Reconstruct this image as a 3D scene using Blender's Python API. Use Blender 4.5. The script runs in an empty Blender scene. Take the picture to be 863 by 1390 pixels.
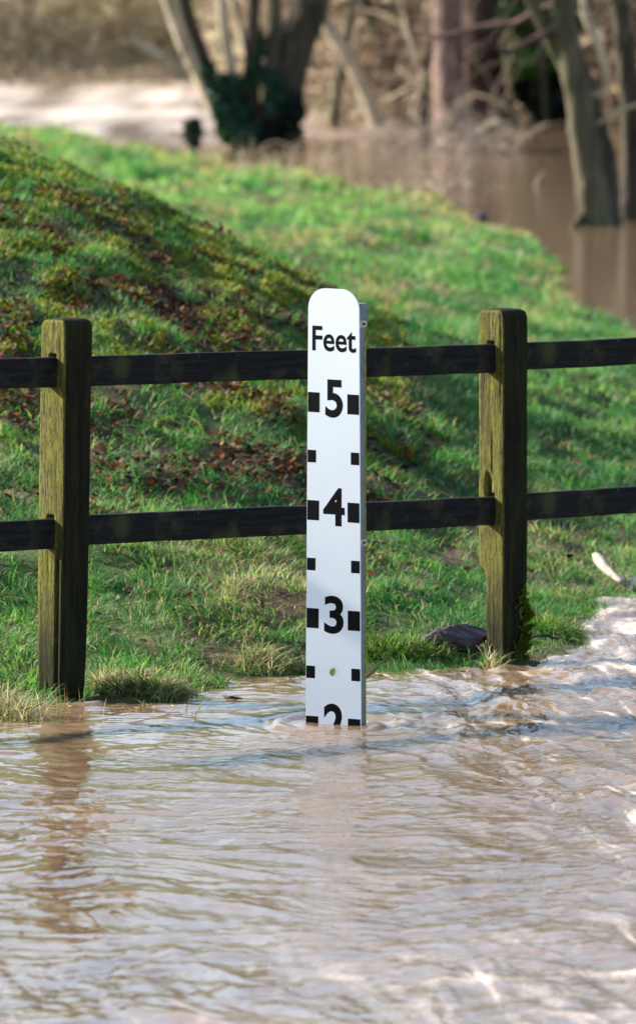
import bpy, bmesh, math, random
import numpy as np
from mathutils import Vector, Matrix

random.seed(7)
RNG = np.random.default_rng(11)
S = bpy.context.scene
COL = S.collection
R = math.radians

# ------------------------------------------------------------------ camera
FPX, CAM_H, HOR = 11900.0, 2.18, -71.0          # focal length in photo pixels, eye height, horizon row
PITCH = math.atan((695 - HOR) / FPX)
cam_d = bpy.data.cameras.new('camera')
cam = bpy.data.objects.new('camera', cam_d)
COL.objects.link(cam)
cam.location = (0, 0, CAM_H)
cam.rotation_euler = (math.pi / 2 - PITCH, 0, 0)
cam_d.sensor_fit = 'VERTICAL'
cam_d.sensor_height = 24
cam_d.sensor_width = 24
cam_d.lens = FPX / 1390 * 24
cam_d.clip_start = 0.5
cam_d.clip_end = 3000
cam_d.dof.use_dof = True
cam_d.dof.focus_distance = 24.7
cam_d.dof.aperture_fstop = 5.4
S.camera = cam

# ------------------------------------------------------------------ sky and sun
SUN_EL, SUN_AZ = R(28), math.atan2(0.42, -0.907)   # direction TO the sun in the xy plane
w = bpy.data.worlds.new('World')
S.world = w
w.use_nodes = True
nt = w.node_tree
nt.nodes.clear()
sky = nt.nodes.new('ShaderNodeTexSky')
sky.sky_type = 'NISHITA'
sky.sun_disc = False
sky.sun_elevation = SUN_EL
sky.sun_rotation = math.pi / 2 - SUN_AZ
sky.air_density = 1.0
sky.dust_density = 0.7
sky.ozone_density = 1.8
bg = nt.nodes.new('ShaderNodeBackground')
bg.inputs['Strength'].default_value = 0.09
wo = nt.nodes.new('ShaderNodeOutputWorld')
nt.links.new(sky.outputs[0], bg.inputs[0])
nt.links.new(bg.outputs[0], wo.inputs[0])
sl = bpy.data.lights.new('sun', 'SUN')
sl.energy = 5.0
sl.angle = R(1.8)
sl.color = (1.0, 0.93, 0.82)
so = bpy.data.objects.new('sun', sl)
COL.objects.link(so)
sd = Vector((math.cos(SUN_AZ) * math.cos(SUN_EL), math.sin(SUN_AZ) * math.cos(SUN_EL), math.sin(SUN_EL)))
so.rotation_euler = sd.to_track_quat('Z', 'Y').to_euler()
so.location = sd * 50
S.view_settings.view_transform = 'Standard'
S.view_settings.look = 'None'
S.view_settings.exposure = 1.7
S.view_settings.gamma = 1
S.view_settings.use_curve_mapping = False


# ------------------------------------------------------------------ helpers
def W(px, py, D):
    """point at distance D (metres along +Y) seen at photo pixel px, py"""
    dx, dy = (px - 431.5) / FPX, (695 - py) / FPX
    c, s = math.cos(PITCH), math.sin(PITCH)
    t = D / (c + dy * s)
    return Vector((dx * t, D, CAM_H + t * (-s + dy * c)))


def WD(py):
    return FPX * CAM_H / (py - HOR)


_perm = np.random.default_rng(3).permutation(256)
_perm = np.concatenate([_perm, _perm, _perm])
_ang = np.random.default_rng(4).uniform(0, 2 * np.pi, 256)
_gx, _gy = np.cos(_ang), np.sin(_ang)


def perlin(x, y, seed=0):
    x = np.asarray(x, float) + seed * 17.31
    y = np.asarray(y, float) + seed * 9.77
    xi, yi = np.floor(x).astype(int), np.floor(y).astype(int)
    xf, yf = x - xi, y - yi
    u, v = xf * xf * xf * (xf * (xf * 6 - 15) + 10), yf * yf * yf * (yf * (yf * 6 - 15) + 10)

    def g(ix, iy, fx, fy):
        h = _perm[_perm[ix & 255] + (iy & 255)]
        return _gx[h] * fx + _gy[h] * fy
    a = g(xi, yi, xf, yf)
    b = g(xi + 1, yi, xf - 1, yf)
    c = g(xi, yi + 1, xf, yf - 1)
    d = g(xi + 1, yi + 1, xf - 1, yf - 1)
    return (a * (1 - u) + b * u) * (1 - v) + (c * (1 - u) + d * u) * v * 1.0


def fbm(x, y, octs=4, seed=0, gain=0.5):
    r, a, f = 0, 1.0, 1.0
    for k in range(octs):
        r = r + a * perlin(x * f, y * f, seed + k * 3)
        a *= gain
        f *= 2.03
    return r * 1.4


def sstep(a, b, x):
    t = np.clip((x - a) / (b - a), 0, 1)
    return t * t * (3 - 2 * t)


def np_mesh(name, verts, loops_tot, loop_idx, tint=None, foam=None, smooth=True):
    """fast mesh from arrays; tint = per-vertex rgb"""
    me = bpy.data.meshes.new(name)
    nv, nf = len(verts), len(loops_tot)
    me.vertices.add(nv)
    me.vertices.foreach_set('co', np.ascontiguousarray(verts, dtype=np.float32).ravel())
    me.loops.add(len(loop_idx))
    me.loops.foreach_set('vertex_index', np.ascontiguousarray(loop_idx, dtype=np.int32))
    me.polygons.add(nf)
    starts = np.zeros(nf, np.int32)
    starts[1:] = np.cumsum(loops_tot)[:-1]
    me.polygons.foreach_set('loop_start', starts)
    me.polygons.foreach_set('loop_total', np.ascontiguousarray(loops_tot, dtype=np.int32))
    me.polygons.foreach_set('use_smooth', np.full(nf, smooth, dtype=bool))
    if tint is not None:
        at = me.attributes.new('tint', 'FLOAT_COLOR', 'POINT')
        c = np.ones((nv, 4), np.float32)
        c[:, :3] = tint
        at.data.foreach_set('color', c.ravel())
    if foam is not None:
        at = me.attributes.new('foam', 'FLOAT', 'POINT')
        at.data.foreach_set('value', np.ascontiguousarray(foam, dtype=np.float32))
    me.update(calc_edges=True)
    return me


def link(name, me, mat=None, parent=None, loc=None):
    o = bpy.data.objects.new(name, me)
    COL.objects.link(o)
    if mat:
        me.materials.append(mat)
    if parent:
        o.parent = parent
    if loc is not None:
        o.location = loc
    return o


def empty(name, loc):
    o = bpy.data.objects.new(name, None)
    COL.objects.link(o)
    o.location = loc
    o.empty_display_size = 0.1
    return o


def tag(o, label=None, cat=None, group=None, kind=None):
    if label: o['label'] = label
    if cat: o['category'] = cat
    if group: o['group'] = group
    if kind: o['kind'] = kind
    return o


def grid_faces(nr, nc, wrap=False):
    i = np.arange(nr - 1)[:, None]
    j = np.arange(nc if wrap else nc - 1)[None, :]
    j2 = (j + 1) % nc
    a = i * nc + j
    b = i * nc + j2
    c = (i + 1) * nc + j2
    d = (i + 1) * nc + j
    f = np.stack([a, b, c, d], -1).reshape(-1, 4)
    return f


def catmull(P, Rr, n=6):
    P = [np.array(p, float) for p in P]
    Q = [2 * P[0] - P[1]] + P + [2 * P[-1] - P[-2]]
    out, ro = [], []
    for i in range(1, len(Q) - 2):
        for k in range(n):
            t = k / n
            a, b, c, d = Q[i - 1], Q[i], Q[i + 1], Q[i + 2]
            out.append(0.5 * (2 * b + (c - a) * t + (2 * a - 5 * b + 4 * c - d) * t * t + (3 * b - a - 3 * c + d) * t ** 3))
            ro.append(Rr[i - 1] * (1 - t) + Rr[i] * t)
    out.append(P[-1]); ro.append(Rr[-1])
    return np.array(out), np.array(ro)


def tubes(paths, radii, sides=3, bump=0.0, seed=0):
    """paths (N,K,3), radii (N,K) -> verts, faces arrays of all tubes"""
    paths = np.asarray(paths, float); radii = np.asarray(radii, float)
    N, K, _ = paths.shape
    T = np.gradient(paths, axis=1)
    T /= np.linalg.norm(T, axis=2, keepdims=True) + 1e-9
    ref = np.where(np.abs(T[:, :1, 2:3]) > 0.8, np.array([1.0, 0, 0]), np.array([0, 0, 1.0]))
    A = np.cross(T, np.broadcast_to(ref, T.shape)); A /= np.linalg.norm(A, axis=2, keepdims=True) + 1e-9
    B = np.cross(T, A)
    th = np.linspace(0, 2 * np.pi, sides, endpoint=False)
    rr = radii[:, :, None] * np.ones(sides)
    if bump:
        jj = np.arange(sides)[None, None, :] * 0.9
        kk = np.arange(K)[None, :, None] * 0.35
        nn = np.arange(N)[:, None, None] * 7.1
        rr = rr * (1 + bump * perlin(jj + nn + 0 * kk, kk + seed + 0 * jj, 5) * 2)
    V = paths[:, :, None, :] + rr[..., None] * (np.cos(th)[None, None, :, None] * A[:, :, None, :] + np.sin(th)[None, None, :, None] * B[:, :, None, :])
    f = grid_faces(K, sides, True)
    F = (f[None] + (np.arange(N) * K * sides)[:, None, None]).reshape(-1, 4)
    return V.reshape(-1, 3), F


def quads_mesh(name, V, F, tint=None, smooth=True):
    return np_mesh(name, V, np.full(len(F), 4), F.ravel(), tint=tint, smooth=smooth)


# ------------------------------------------------------------------ materials
def new_mat(name):
    m = bpy.data.materials.new(name)
    m.use_nodes = True
    t = m.node_tree
    t.nodes.clear()
    return m, t


def N_(t, typ, **kw):
    n = t.nodes.new(typ)
    for k, v in kw.items():
        if k in n.inputs.keys():
            n.inputs[k].default_value = v
        else:
            setattr(n, k, v)
    return n


def principled(t, rough=0.8, spec=0.3, **kw):
    p = t.nodes.new('ShaderNodeBsdfPrincipled')
    p.inputs['Roughness'].default_value = rough
    p.inputs['Specular IOR Level'].default_value = spec
    o = t.nodes.new('ShaderNodeOutputMaterial')
    t.links.new(p.outputs[0], o.inputs[0])
    return p, o


def ramp(t, src, stops):
    r = t.nodes.new('ShaderNodeValToRGB')
    e = r.color_ramp.elements
    while len(e) < len(stops):
        e.new(0.5)
    for k, (p, c) in enumerate(stops):
        e[k].position = p
        e[k].color = (*c, 1)
    t.links.new(src, r.inputs[0])
    return r.outputs[0]


def noise(t, scale, detail=4, vec=None, rough=0.55, dist=0.0):
    n = t.nodes.new('ShaderNodeTexNoise')
    n.inputs['Scale'].default_value = scale
    n.inputs['Detail'].default_value = detail
    n.inputs['Roughness'].default_value = rough
    n.inputs['Distortion'].default_value = dist
    if vec is not None:
        t.links.new(vec, n.inputs['Vector'])
    return n.outputs[0]


def mapping(t, scale, coord='Object'):
    tc = t.nodes.new('ShaderNodeTexCoord')
    mp = t.nodes.new('ShaderNodeMapping')
    mp.inputs['Scale'].default_value = scale
    t.links.new(tc.outputs[coord], mp.inputs[0])
    return mp.outputs[0]


def mixc(t, fac, a, b, blend='MIX'):
    m = t.nodes.new('ShaderNodeMix')
    m.data_type = 'RGBA'
    m.blend_type = blend
    for s, v in ((m.inputs[0], fac), (m.inputs[6], a), (m.inputs[7], b)):
        if isinstance(v, (int, float)):
            s.default_value = v
        elif isinstance(v, tuple):
            s.default_value = (*v, 1)
        else:
            t.links.new(v, s)
    return m.outputs[2]


def bump(t, h, strength=0.5, dist=0.01):
    b = t.nodes.new('ShaderNodeBump')
    b.inputs['Strength'].default_value = strength
    b.inputs['Distance'].default_value = dist
    t.links.new(h, b.inputs['Height'])
    return b.outputs[0]


def mat_tint(name, rough=0.7, spec=0.25, transl=0.0):
    m, t = new_mat(name)
    a = t.nodes.new('ShaderNodeAttribute')
    a.attribute_name = 'tint'
    p, o = principled(t, rough, spec)
    t.links.new(a.outputs['Color'], p.inputs['Base Color'])
    if transl:
        tr = t.nodes.new('ShaderNodeBsdfTranslucent')
        hs = mixc(t, 1.0, a.outputs['Color'], (1.0, 1.12, 0.7), 'MULTIPLY')
        t.links.new(hs, tr.inputs[0])
        mx = t.nodes.new('ShaderNodeMixShader')
        mx.inputs[0].default_value = transl
        t.links.new(p.outputs[0], mx.inputs[1])
        t.links.new(tr.outputs[0], mx.inputs[2])
        t.links.new(mx.outputs[0], o.inputs[0])
    return m


M_grass = mat_tint('grass_blade', 0.6, 0.22, 0.42)
M_leaf = mat_tint('dead_leaf', 0.8, 0.12, 0.2)
M_bramble = mat_tint('bramble_leaf', 0.7, 0.15, 0.5)
M_twig = mat_tint('twig', 0.8, 0.2)
M_ivy = mat_tint('ivy_leaf', 0.55, 0.3, 0.2)


def mat_ground():
    m, t = new_mat('soil_and_turf')
    p, o = principled(t, 0.9, 0.15)
    v = mapping(t, (1, 1, 1))
    n1 = noise(t, 1.7, 6, v)
    n2 = noise(t, 14, 5, v)
    c1 = ramp(t, n2, [(0.3, (0.035, 0.022, 0.012)), (0.55, (0.085, 0.055, 0.03)), (0.75, (0.14, 0.1, 0.055))])
    c2 = ramp(t, n2, [(0.3, (0.025, 0.05, 0.01)), (0.7, (0.07, 0.12, 0.025))])
    f = ramp(t, n1, [(0.42, (0, 0, 0)), (0.6, (1, 1, 1))])
    c = mixc(t, f, c1, c2)
    t.links.new(c, p.inputs['Base Color'])
    t.links.new(bump(t, n2, 0.8, 0.02), p.inputs['Normal'])
    return m


def mat_water():
    m, t = new_mat('muddy_flood_water')
    p, o = principled(t, 0.06, 0.36)
    p.inputs['IOR'].default_value = 1.33
    p.inputs['Subsurface Weight'].default_value = 0.85      # silt-laden water scatters light under its surface
    p.inputs['Subsurface Scale'].default_value = 0.45
    p.inputs['Subsurface Radius'].default_value = (1.0, 0.8, 0.65)
    v = mapping(t, (1, 1, 1))
    n1 = noise(t, 1.3, 5, v, dist=0.6)
    mud = ramp(t, n1, [(0.3, (0.140, 0.090, 0.053)), (0.7, (0.196, 0.130, 0.079))])
    a = t.nodes.new('ShaderNodeAttribute'); a.attribute_name = 'foam'
    nf = noise(t, 45, 5, mapping(t, (1, 0.45, 1)), rough=0.7)
    mul = t.nodes.new('ShaderNodeMath'); mul.operation = 'MULTIPLY_ADD'
    t.links.new(nf, mul.inputs[0]); mul.inputs[1].default_value = 1.1; mul.inputs[2].default_value = -0.62
    ad = t.nodes.new('ShaderNodeMath'); ad.operation = 'ADD'; ad.use_clamp = True
    t.links.new(mul.outputs[0], ad.inputs[0]); t.links.new(a.outputs['Fac'], ad.inputs[1])
    mm = t.nodes.new('ShaderNodeMath'); mm.operation = 'MULTIPLY'; mm.use_clamp = True
    t.links.new(ad.outputs[0], mm.inputs[0])
    st = t.nodes.new('ShaderNodeMath'); st.operation = 'MULTIPLY'; st.use_clamp = True
    t.links.new(a.outputs['Fac'], st.inputs[0]); st.inputs[1].default_value = 4.0
    t.links.new(st.outputs[0], mm.inputs[1])
    c = mixc(t, mm.outputs[0], mud, (0.52, 0.43, 0.355))
    t.links.new(c, p.inputs['Base Color'])
    rr = t.nodes.new('ShaderNodeMath'); rr.operation = 'MULTIPLY_ADD'
    t.links.new(mm.outputs[0], rr.inputs[0]); rr.inputs[1].default_value = 0.5; rr.inputs[2].default_value = 0.06
    t.links.new(rr.outputs[0], p.inputs['Roughness'])
    n3 = noise(t, 9, 4, mapping(t, (1.0, 0.8, 1)), dist=0.8)
    n4 = noise(t, 30, 3, mapping(t, (1.0, 0.7, 1)), dist=0.4)
    ac = t.nodes.new('ShaderNodeAttribute'); ac.attribute_name = 'chop'
    b1 = t.nodes.new('ShaderNodeBump'); t.links.new(ac.outputs['Fac'], b1.inputs['Strength']); b1.inputs['Distance'].default_value = 0.02
    t.links.new(n3, b1.inputs['Height'])
    b2 = t.nodes.new('ShaderNodeBump'); t.links.new(ac.outputs['Fac'], b2.inputs['Strength']); b2.inputs['Distance'].default_value = 0.005
    t.links.new(n4, b2.inputs['Height']); t.links.new(b1.outputs[0], b2.inputs['Normal'])
    t.links.new(b2.outputs[0], p.inputs['Normal'])
    return m


def mat_bark(name, dark, light, moss, moss_amt=0.5):
    m, t = new_mat(name)
    p, o = principled(t, 0.85, 0.2)
    v = mapping(t, (9, 9, 1.6))
    n = noise(t, 1.2, 6, v)
    n2 = noise(t, 1.1, 4, mapping(t, (1, 1, 0.6)))
    c = ramp(t, n, [(0.32, dark), (0.68, light)])
    f = ramp(t, n2, [(0.62 - 0.3 * moss_amt, (0, 0, 0)), (0.8 - 0.2 * moss_amt, (1, 1, 1))])
    t.links.new(mixc(t, f, c, moss), p.inputs['Base Color'])
    t.links.new(bump(t, n, 0.9, 0.03), p.inputs['Normal'])
    return m


def mat_post():
    """wet oak post; tint.r = algae on the sunlit face, painted near-black shade elsewhere"""
    m, t = new_mat('weathered_post_wood')
    p, o = principled(t, 0.8, 0.09)
    a = t.nodes.new('ShaderNodeAttribute'); a.attribute_name = 'tint'
    sep = t.nodes.new('ShaderNodeSeparateColor'); t.links.new(a.outputs['Color'], sep.inputs[0])
    grain = noise(t, 1.0, 7, mapping(t, (300, 300, 22)), rough=0.65)
    big = noise(t, 1.0, 5, mapping(t, (26, 26, 5)))
    fine = noise(t, 1.0, 5, mapping(t, (150, 150, 70)))
    dark = ramp(t, grain, [(0.3, (0.003, 0.003, 0.002)), (0.7, (0.016, 0.016, 0.008))])  # near-black base paints the shade on faces turned from the sun
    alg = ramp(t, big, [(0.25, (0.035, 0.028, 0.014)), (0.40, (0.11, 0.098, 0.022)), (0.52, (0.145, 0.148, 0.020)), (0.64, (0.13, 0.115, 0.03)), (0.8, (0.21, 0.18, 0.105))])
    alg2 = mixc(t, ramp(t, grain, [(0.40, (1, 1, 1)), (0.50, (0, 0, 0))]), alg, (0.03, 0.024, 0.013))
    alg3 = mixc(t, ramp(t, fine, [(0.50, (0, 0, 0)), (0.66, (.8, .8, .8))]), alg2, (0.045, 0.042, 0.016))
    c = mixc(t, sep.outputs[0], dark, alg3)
    # scattered green algae film within the painted shade of the dark side
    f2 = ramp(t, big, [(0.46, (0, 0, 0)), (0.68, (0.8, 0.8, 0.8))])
    shade_alg = mixc(t, f2, c, (0.020, 0.024, 0.006))
    c = mixc(t, sep.outputs[0], shade_alg, c)
    t.links.new(c, p.inputs['Base Color'])
    t.links.new(bump(t, grain, 0.7, 0.004), p.inputs['Normal'])
    return m


def mat_rail():
    m, t = new_mat('black_wet_rail_wood')
    p, o = principled(t, 0.75, 0.10)
    tc = t.nodes.new('ShaderNodeTexCoord')
    mp = t.nodes.new('ShaderNodeMapping')
    mp.inputs['Scale'].default_value = (7, 130, 130)
    t.links.new(tc.outputs['Object'], mp.inputs[0])
    grain = noise(t, 1.0, 6, mp.outputs[0], rough=0.6)
    blot = noise(t, 9, 5, tc.outputs['Object'])
    spk = noise(t, 70, 3, tc.outputs['Object'])
    c = ramp(t, grain, [(0.3, (0.004, 0.0042, 0.005)), (0.7, (0.016, 0.016, 0.016))])
    c = mixc(t, ramp(t, blot, [(0.52, (0, 0, 0)), (0.7, (0.8, 0.8, 0.8))]), c, (0.05, 0.052, 0.018))
    c = mixc(t, ramp(t, spk, [(0.7, (0, 0, 0)), (0.76, (0.8, 0.8, 0.8))]), c, (0.09, 0.095, 0.07))
    t.links.new(c, p.inputs['Base Color'])
    t.links.new(bump(t, grain, 0.6, 0.004), p.inputs['Normal'])
    return m


def mat_plain(name, c, rough=0.5, spec=0.4, metal=0.0, var=0.1, scale=20, dirt=None):
    m, t = new_mat(name)
    p, o = principled(t, rough, spec)
    p.inputs['Metallic'].default_value = metal
    n = noise(t, scale, 5, mapping(t, (1, 1, 1)))
    d = tuple(x * (1 - var) for x in c)
    cc = ramp(t, n, [(0.35, d), (0.65, c)])
    if dirt:
        n2 = noise(t, scale * 0.25, 6, mapping(t, (1, 1, 0.5)))
        cc = mixc(t, ramp(t, n2, [(0.55, (0, 0, 0)), (0.75, (0.5, 0.5, 0.5))]), cc, dirt)
    t.links.new(cc, p.inputs['Base Color'])
    return m


# ------------------------------------------------------------------ land form
LAND = np.array([(-30, 22), (-3, 23.3), (-.93, 24.75), (-.85, 24.9), (-.80, 25.5), (-.68, 25.65), (-.60, 25.35), (-.48, 25.25), (-.36, 25.5), (-.24, 26.1), (0, 26.25), (.16, 26.35), (.5, 26.45), (.66, 26.6), (.80, 27.1),
                 (.86, 27.9), (1.08, 29.3), (1.5, 31.5), (2.1, 37), (2.3, 43), (1.79, 49.5), (1.66, 55), (1.62, 61.5), (1.46, 69.5), (.65, 78),
                 (-1.38, 90), (-2.55, 98), (-4.5, 107), (-12, 112), (-30, 112)], float)
BANK = np.array([(-400, 175), (-40, 152), (-5.3, 147), (-1.9, 147), (-.3, 128), (.17, 113), (1.5, 110), (3.1, 108), (10, 100), (40, 95), (400, 60)], float)
MX = np.array([-30, -6, -3, -1.36, -1.02, -.72, -.43, -.2, 0.0, .3, .7, 1.2, 2.5])
MZ = np.array([.6, .9, 1.35, 1.385, 1.305, 1.175, 1.05, 0.95, .85, .72, .59, .49, .42]) - .35


def land_sd(x, y):
    """signed distance to the bank outline, positive on land"""
    x = np.asarray(x, float); y = np.asarray(y, float)
    d = np.full(x.shape, 1e9)
    ins = np.zeros(x.shape, bool)
    n = len(LAND)
    for i in range(n):
        a, b = LAND[i], LAND[(i + 1) % n]
        e = b - a
        t = np.clip(((x - a[0]) * e[0] + (y - a[1]) * e[1]) / (e @ e), 0, 1)
        d = np.minimum(d, np.hypot(x - a[0] - t * e[0], y - a[1] - t * e[1]))
        c = (a[1] > y) != (b[1] > y)
        with np.errstate(divide='ignore', invalid='ignore'):
            xi = (b[0] - a[0]) * (y - a[1]) / (b[1] - a[1] + 1e-12) + a[0]
        ins ^= c & (x < xi)
    return np.where(ins, d, -d)


def land_s(x, y):
    return land_sd(x, y) + np.where(y < 34, 0.16 * perlin(x * 2.6, y * 1.3, 2), (.30 * fbm(x * 1.4, y * .16, 3, 18) - .05) * sstep(40, 55, y))


def land_z(x, y, micro=True):
    x = np.asarray(x, float); y = np.asarray(y, float)
    s = land_s(x, y)
    h = np.where(s > 0, np.interp(s, [0, .25, .7, 1.5, 4, 400], [0, .05, .13, .22, .35, .4]), np.maximum(s * 0.35, -0.7))
    far = sstep(60, 80, y)
    h = np.where(s > 0, h * (1 - 0.45 * far), h)
    mound = np.interp(x, MX, MZ) * sstep(25.6, 35.2, y) * (1 - sstep(36, 44, y))
    h = h + np.where(s > 0, mound * sstep(0, 1.5, s), 0)
    h = h + np.where(s > 0, (.07 * fbm(x * 1.3, y * .30, 3, 16) + .03 * fbm(x * 4, y * 1.0, 2, 17)) * sstep(42, 55, y) * sstep(0, .6, s), 0)
    # second low hump behind the mound at the left
    h = h + np.where(s > 0, 0.35 * np.exp(-((x + 4.2) / 1.6) ** 2 - ((y - 84) / 9) ** 2), 0)
    b = y - np.interp(x, BANK[:, 0], BANK[:, 1]) + 0.8 * perlin(x * .5, y * .0 + 3, 6)
    hb = np.interp(b, [-3, 0, 1.5, 6, 20, 70, 2000], [-.7, 0, .35, .9, 3.0, 17, 24])
    h = np.where(b > -3, np.maximum(h, hb), h)
    if micro:
        on = (h > 0.02)
        lump = 0.035 * fbm(x * 2.2, y * 1.6, 3, 8) + 0.018 * fbm(x * 7, y * 5, 2, 9)
        lump = lump + 0.05 * sstep(30, 36, y) * (y < 44) * fbm(x * 3.5, y * 2.5, 2, 14)
        h = h + np.where(on, lump * np.clip(h / 0.2, 0, 1), 0)
    return h


def spaced(lo, hi, step, far_lo, far_hi, g=1.12):
    a = list(np.arange(lo, hi + 1e-6, step))
    s, x = step, a[-1]
    while x < far_hi:
        s *= g; x += s; a.append(x)
    s, x = step, a[0]
    pre = []
    while x > far_lo:
        s *= g; x -= s; pre.append(x)
    return np.array(pre[::-1] + a)


gx = spaced(-3.0, 3.0, .04, -700, 700, 1.10)
gy = spaced(22, 60, .08, -300, 1500, 1.035)
X, Y = np.meshgrid(gx, gy)
Z = land_z(X, Y)
F = grid_faces(len(gy), len(gx))
me = quads_mesh('ground', np.stack([X, Y, Z], -1).reshape(-1, 3), F)
tag(link('ground', me, mat_ground()), kind='structure')

# ------------------------------------------------------------------ flood water
SIGN = W(453, 985, 24.57)
P1 = Vector(((86 - 431.5) / FPX * 25.4, 25.4, 0))
P2 = Vector(((683 - 431.5) / FPX * 26.66, 26.66, 0))
wx = spaced(-1.75, 1.75, .0055, -700, 700, 1.14)
wy = spaced(15.5, 31.0, .0135, -300, 1500, 1.06)
X, Y = np.meshgrid(wx, wy)
inn = (np.abs(X) < 2.4) & (Y > 13) & (Y < 34)
xs, ys = X[inn], Y[inn]
wr = sstep(-.25, .9, xs + 0.10 * (ys - 24)) * 0.85 + sstep(20.5, 18.2, ys) * 0.5      # rougher to the right and close by
wr = np.clip(wr, 0, 1.2)
# warped coordinates: current sweeping from the far right to the near left
wxp = xs + 0.16 * fbm(xs * 1.1, ys * .8, 2, 20)
wyp = ys + 0.30 * fbm(xs * 1.3, ys * .7, 2, 23)
# rotate on the rough side
ca = 0.95
u = wxp * ca + 0.33 * wyp
v = wyp * 0.9 - 0.55 * wxp * wr
p_ = xs + 0.17 * (ys - 24) + .12 * fbm(xs * 1.6, ys * .5, 3, 24)      # constant along the current on the rough side
q_ = wyp
hl = (0.0040 * perlin(u * 1.1, v * 1.7, 30) + 0.0072 * perlin(u * 3.0, v * 3.4, 33) + 0.0068 * perlin(u * 4.6, v * 6.2, 36)
      + 0.0040 * perlin(u * 8.5, v * 10.5, 39) + 0.0021 * perlin(u * 19, v * 19, 42) + .0009 * perlin(u * 36, v * 34, 44))
hr = (0.007 * perlin(p_ * 1.8, q_ * .8, 31) + 0.012 * perlin(p_ * 3.5, q_ * .7, 34) + 0.004 * perlin(p_ * 5, q_ * 3.4, 37) + 0.014 * perlin(p_ * 8, q_ * 1.0, 38)
      + 0.0028 * perlin(p_ * 11, q_ * 7.5, 40) + 0.0085 * perlin(p_ * 17, q_ * 2.4, 41) + 0.0028 * perlin(p_ * 26, q_ * 15, 43) + 0.0032 * perlin(p_ * 36, q_ * 6, 48)
      + 0.0016 * perlin(p_ * 52, q_ * 30, 46))
wm = np.clip(wr, 0, 1)
h = 1.2 * hl * (1 - .75 * wm) + 1.25 * hr * wm
rid = 1 - np.abs(perlin(p_ * 3.1 + .3 * perlin(u * 6, v * 4, 51), q_ * 1.1, 50)) * 2.8
h += 0.014 * wr * np.clip(rid, 0, 1) ** 3
# the torrent coming in round the end of the bank
tor = np.exp(-((xs - 1.15) / .40) ** 2) * sstep(24.6, 27.6, ys)
h += tor * (0.022 + 0.018 * fbm(xs * 4.5, ys * 3.0, 3, 60))
# wakes
for cx, cy, a in ((SIGN.x, SIGN.y, .007), (P1.x, P1.y, .006)):
    d = np.hypot((xs - cx) / .10, (ys - cy) / .14)
    h += a * np.exp(-(d - 1.6) ** 2 * 3) * np.sin(d * 7 + np.arctan2(ys - cy, xs - cx))
    h *= 1 - .65 * np.exp(-d ** 2)
fo = np.clip(rid - 0.86 + 0.50 * fbm(p_ * 18, q_ * 2.2, 3, 63), 0, 1) * sstep(.35, 1.0, wr) * 0.9
fo += tor * np.clip(0.2 + 1.0 * fbm(xs * 9, ys * 3.0, 5, 66), 0, 1)
nearf = np.clip(sstep(19.6, 18.6, ys + .35 * perlin(xs * 2, ys * 0, 70)) * sstep(-.4, .5, xs) , 0, 1)
fo += nearf * np.clip(0.1 + 1.0 * fbm(xs * 5, ys * 3, 4, 69), 0, 1) * .7
fo += sstep(.15, .8, wr) * np.clip(fbm(p_ * 20, q_ * 1.9, 4, 75) - .34, 0, 1) * 1.5 + .22 * wr * np.clip(.05 + fbm(p_ * 4, q_ * .8, 3, 78), 0, 1)
edge = sstep(0, .25, 2.2 - np.abs(xs)) * sstep(13.2, 15, ys) * sstep(33.5, 31, ys)
ZZ = np.zeros_like(X); FO = np.zeros_like(X)
river = (sstep(-.3, -1.8, X) + .45 * sstep(1.6, .6, X) * sstep(-1.8, -.3, X)) * sstep(92, 104, Y) * (Y < 160)
FO += river * np.clip(.62 + .8 * fbm(X * 1.1, Y * .14, 3, 77), 0, 1)  # whitens the far river: sky glare painted in as foam
ZZ[inn] = h * edge
FO[inn] = np.clip(fo, 0, 1) * edge
me = np_mesh('water', np.stack([X, Y, ZZ], -1).reshape(-1, 3), np.full((len(wy) - 1) * (len(wx) - 1), 4),
             grid_faces(len(wy), len(wx)).ravel(), foam=FO.ravel())
at_ = me.attributes.new('chop', 'FLOAT', 'POINT')
chop = np.where(Y > 36, .17, .14 + .5 * sstep(-.3, .9, X)) + (Y > 36) * .9 * sstep(-.5, -2.0, X) * sstep(95, 105, Y)
at_.data.foreach_set('value', chop.ravel().astype(np.float32))
tag(link('water', me, mat_water()), kind='structure')


# ------------------------------------------------------------------ grass
def blades(pos, az, ln, wd, lean, tint, K=3, yaw=None):
    """curved tapering blades; K = levels below the tip"""
    n = len(pos)
    if yaw is None:
        yaw = az + RNG.normal(0, 0.8, n) + np.pi / 2
    side = np.stack([np.cos(yaw), np.sin(yaw), np.zeros(n)], -1)
    dirv = np.stack([np.cos(az), np.sin(az), np.zeros(n)], -1)
    V = np.zeros((n, 2 * K + 1, 3))
    for k in range(K + 1):
        t = k / K
        up = ln * (t - 0.35 * lean * t * t)
        out = ln * lean * t ** 1.8
        c = pos + dirv * out[:, None]
        c[:, 2] += up
        wk = wd * (1 - 0.55 * t) * 0.5
        if k < K:
            V[:, 2 * k] = c - side * wk[:, None]
            V[:, 2 * k + 1] = c + side * wk[:, None]
        else:
            V[:, 2 * K] = c
    base = (np.arange(n) * (2 * K + 1))[:, None]
    li, tot = [], []
    pat, pt = [], []
    for k in range(K - 1):
        pat += [2 * k, 2 * k + 1, 2 * k + 3, 2 * k + 2]; pt.append(4)
    pat += [2 * K - 2, 2 * K - 1, 2 * K]; pt.append(3)
    li = (base + np.array(pat)[None]).ravel()
    tot = np.tile(pt, n)
    tt = np.repeat(tint, 2 * K + 1, axis=0)
    return V.reshape(-1, 3), tot, li, tt


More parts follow.
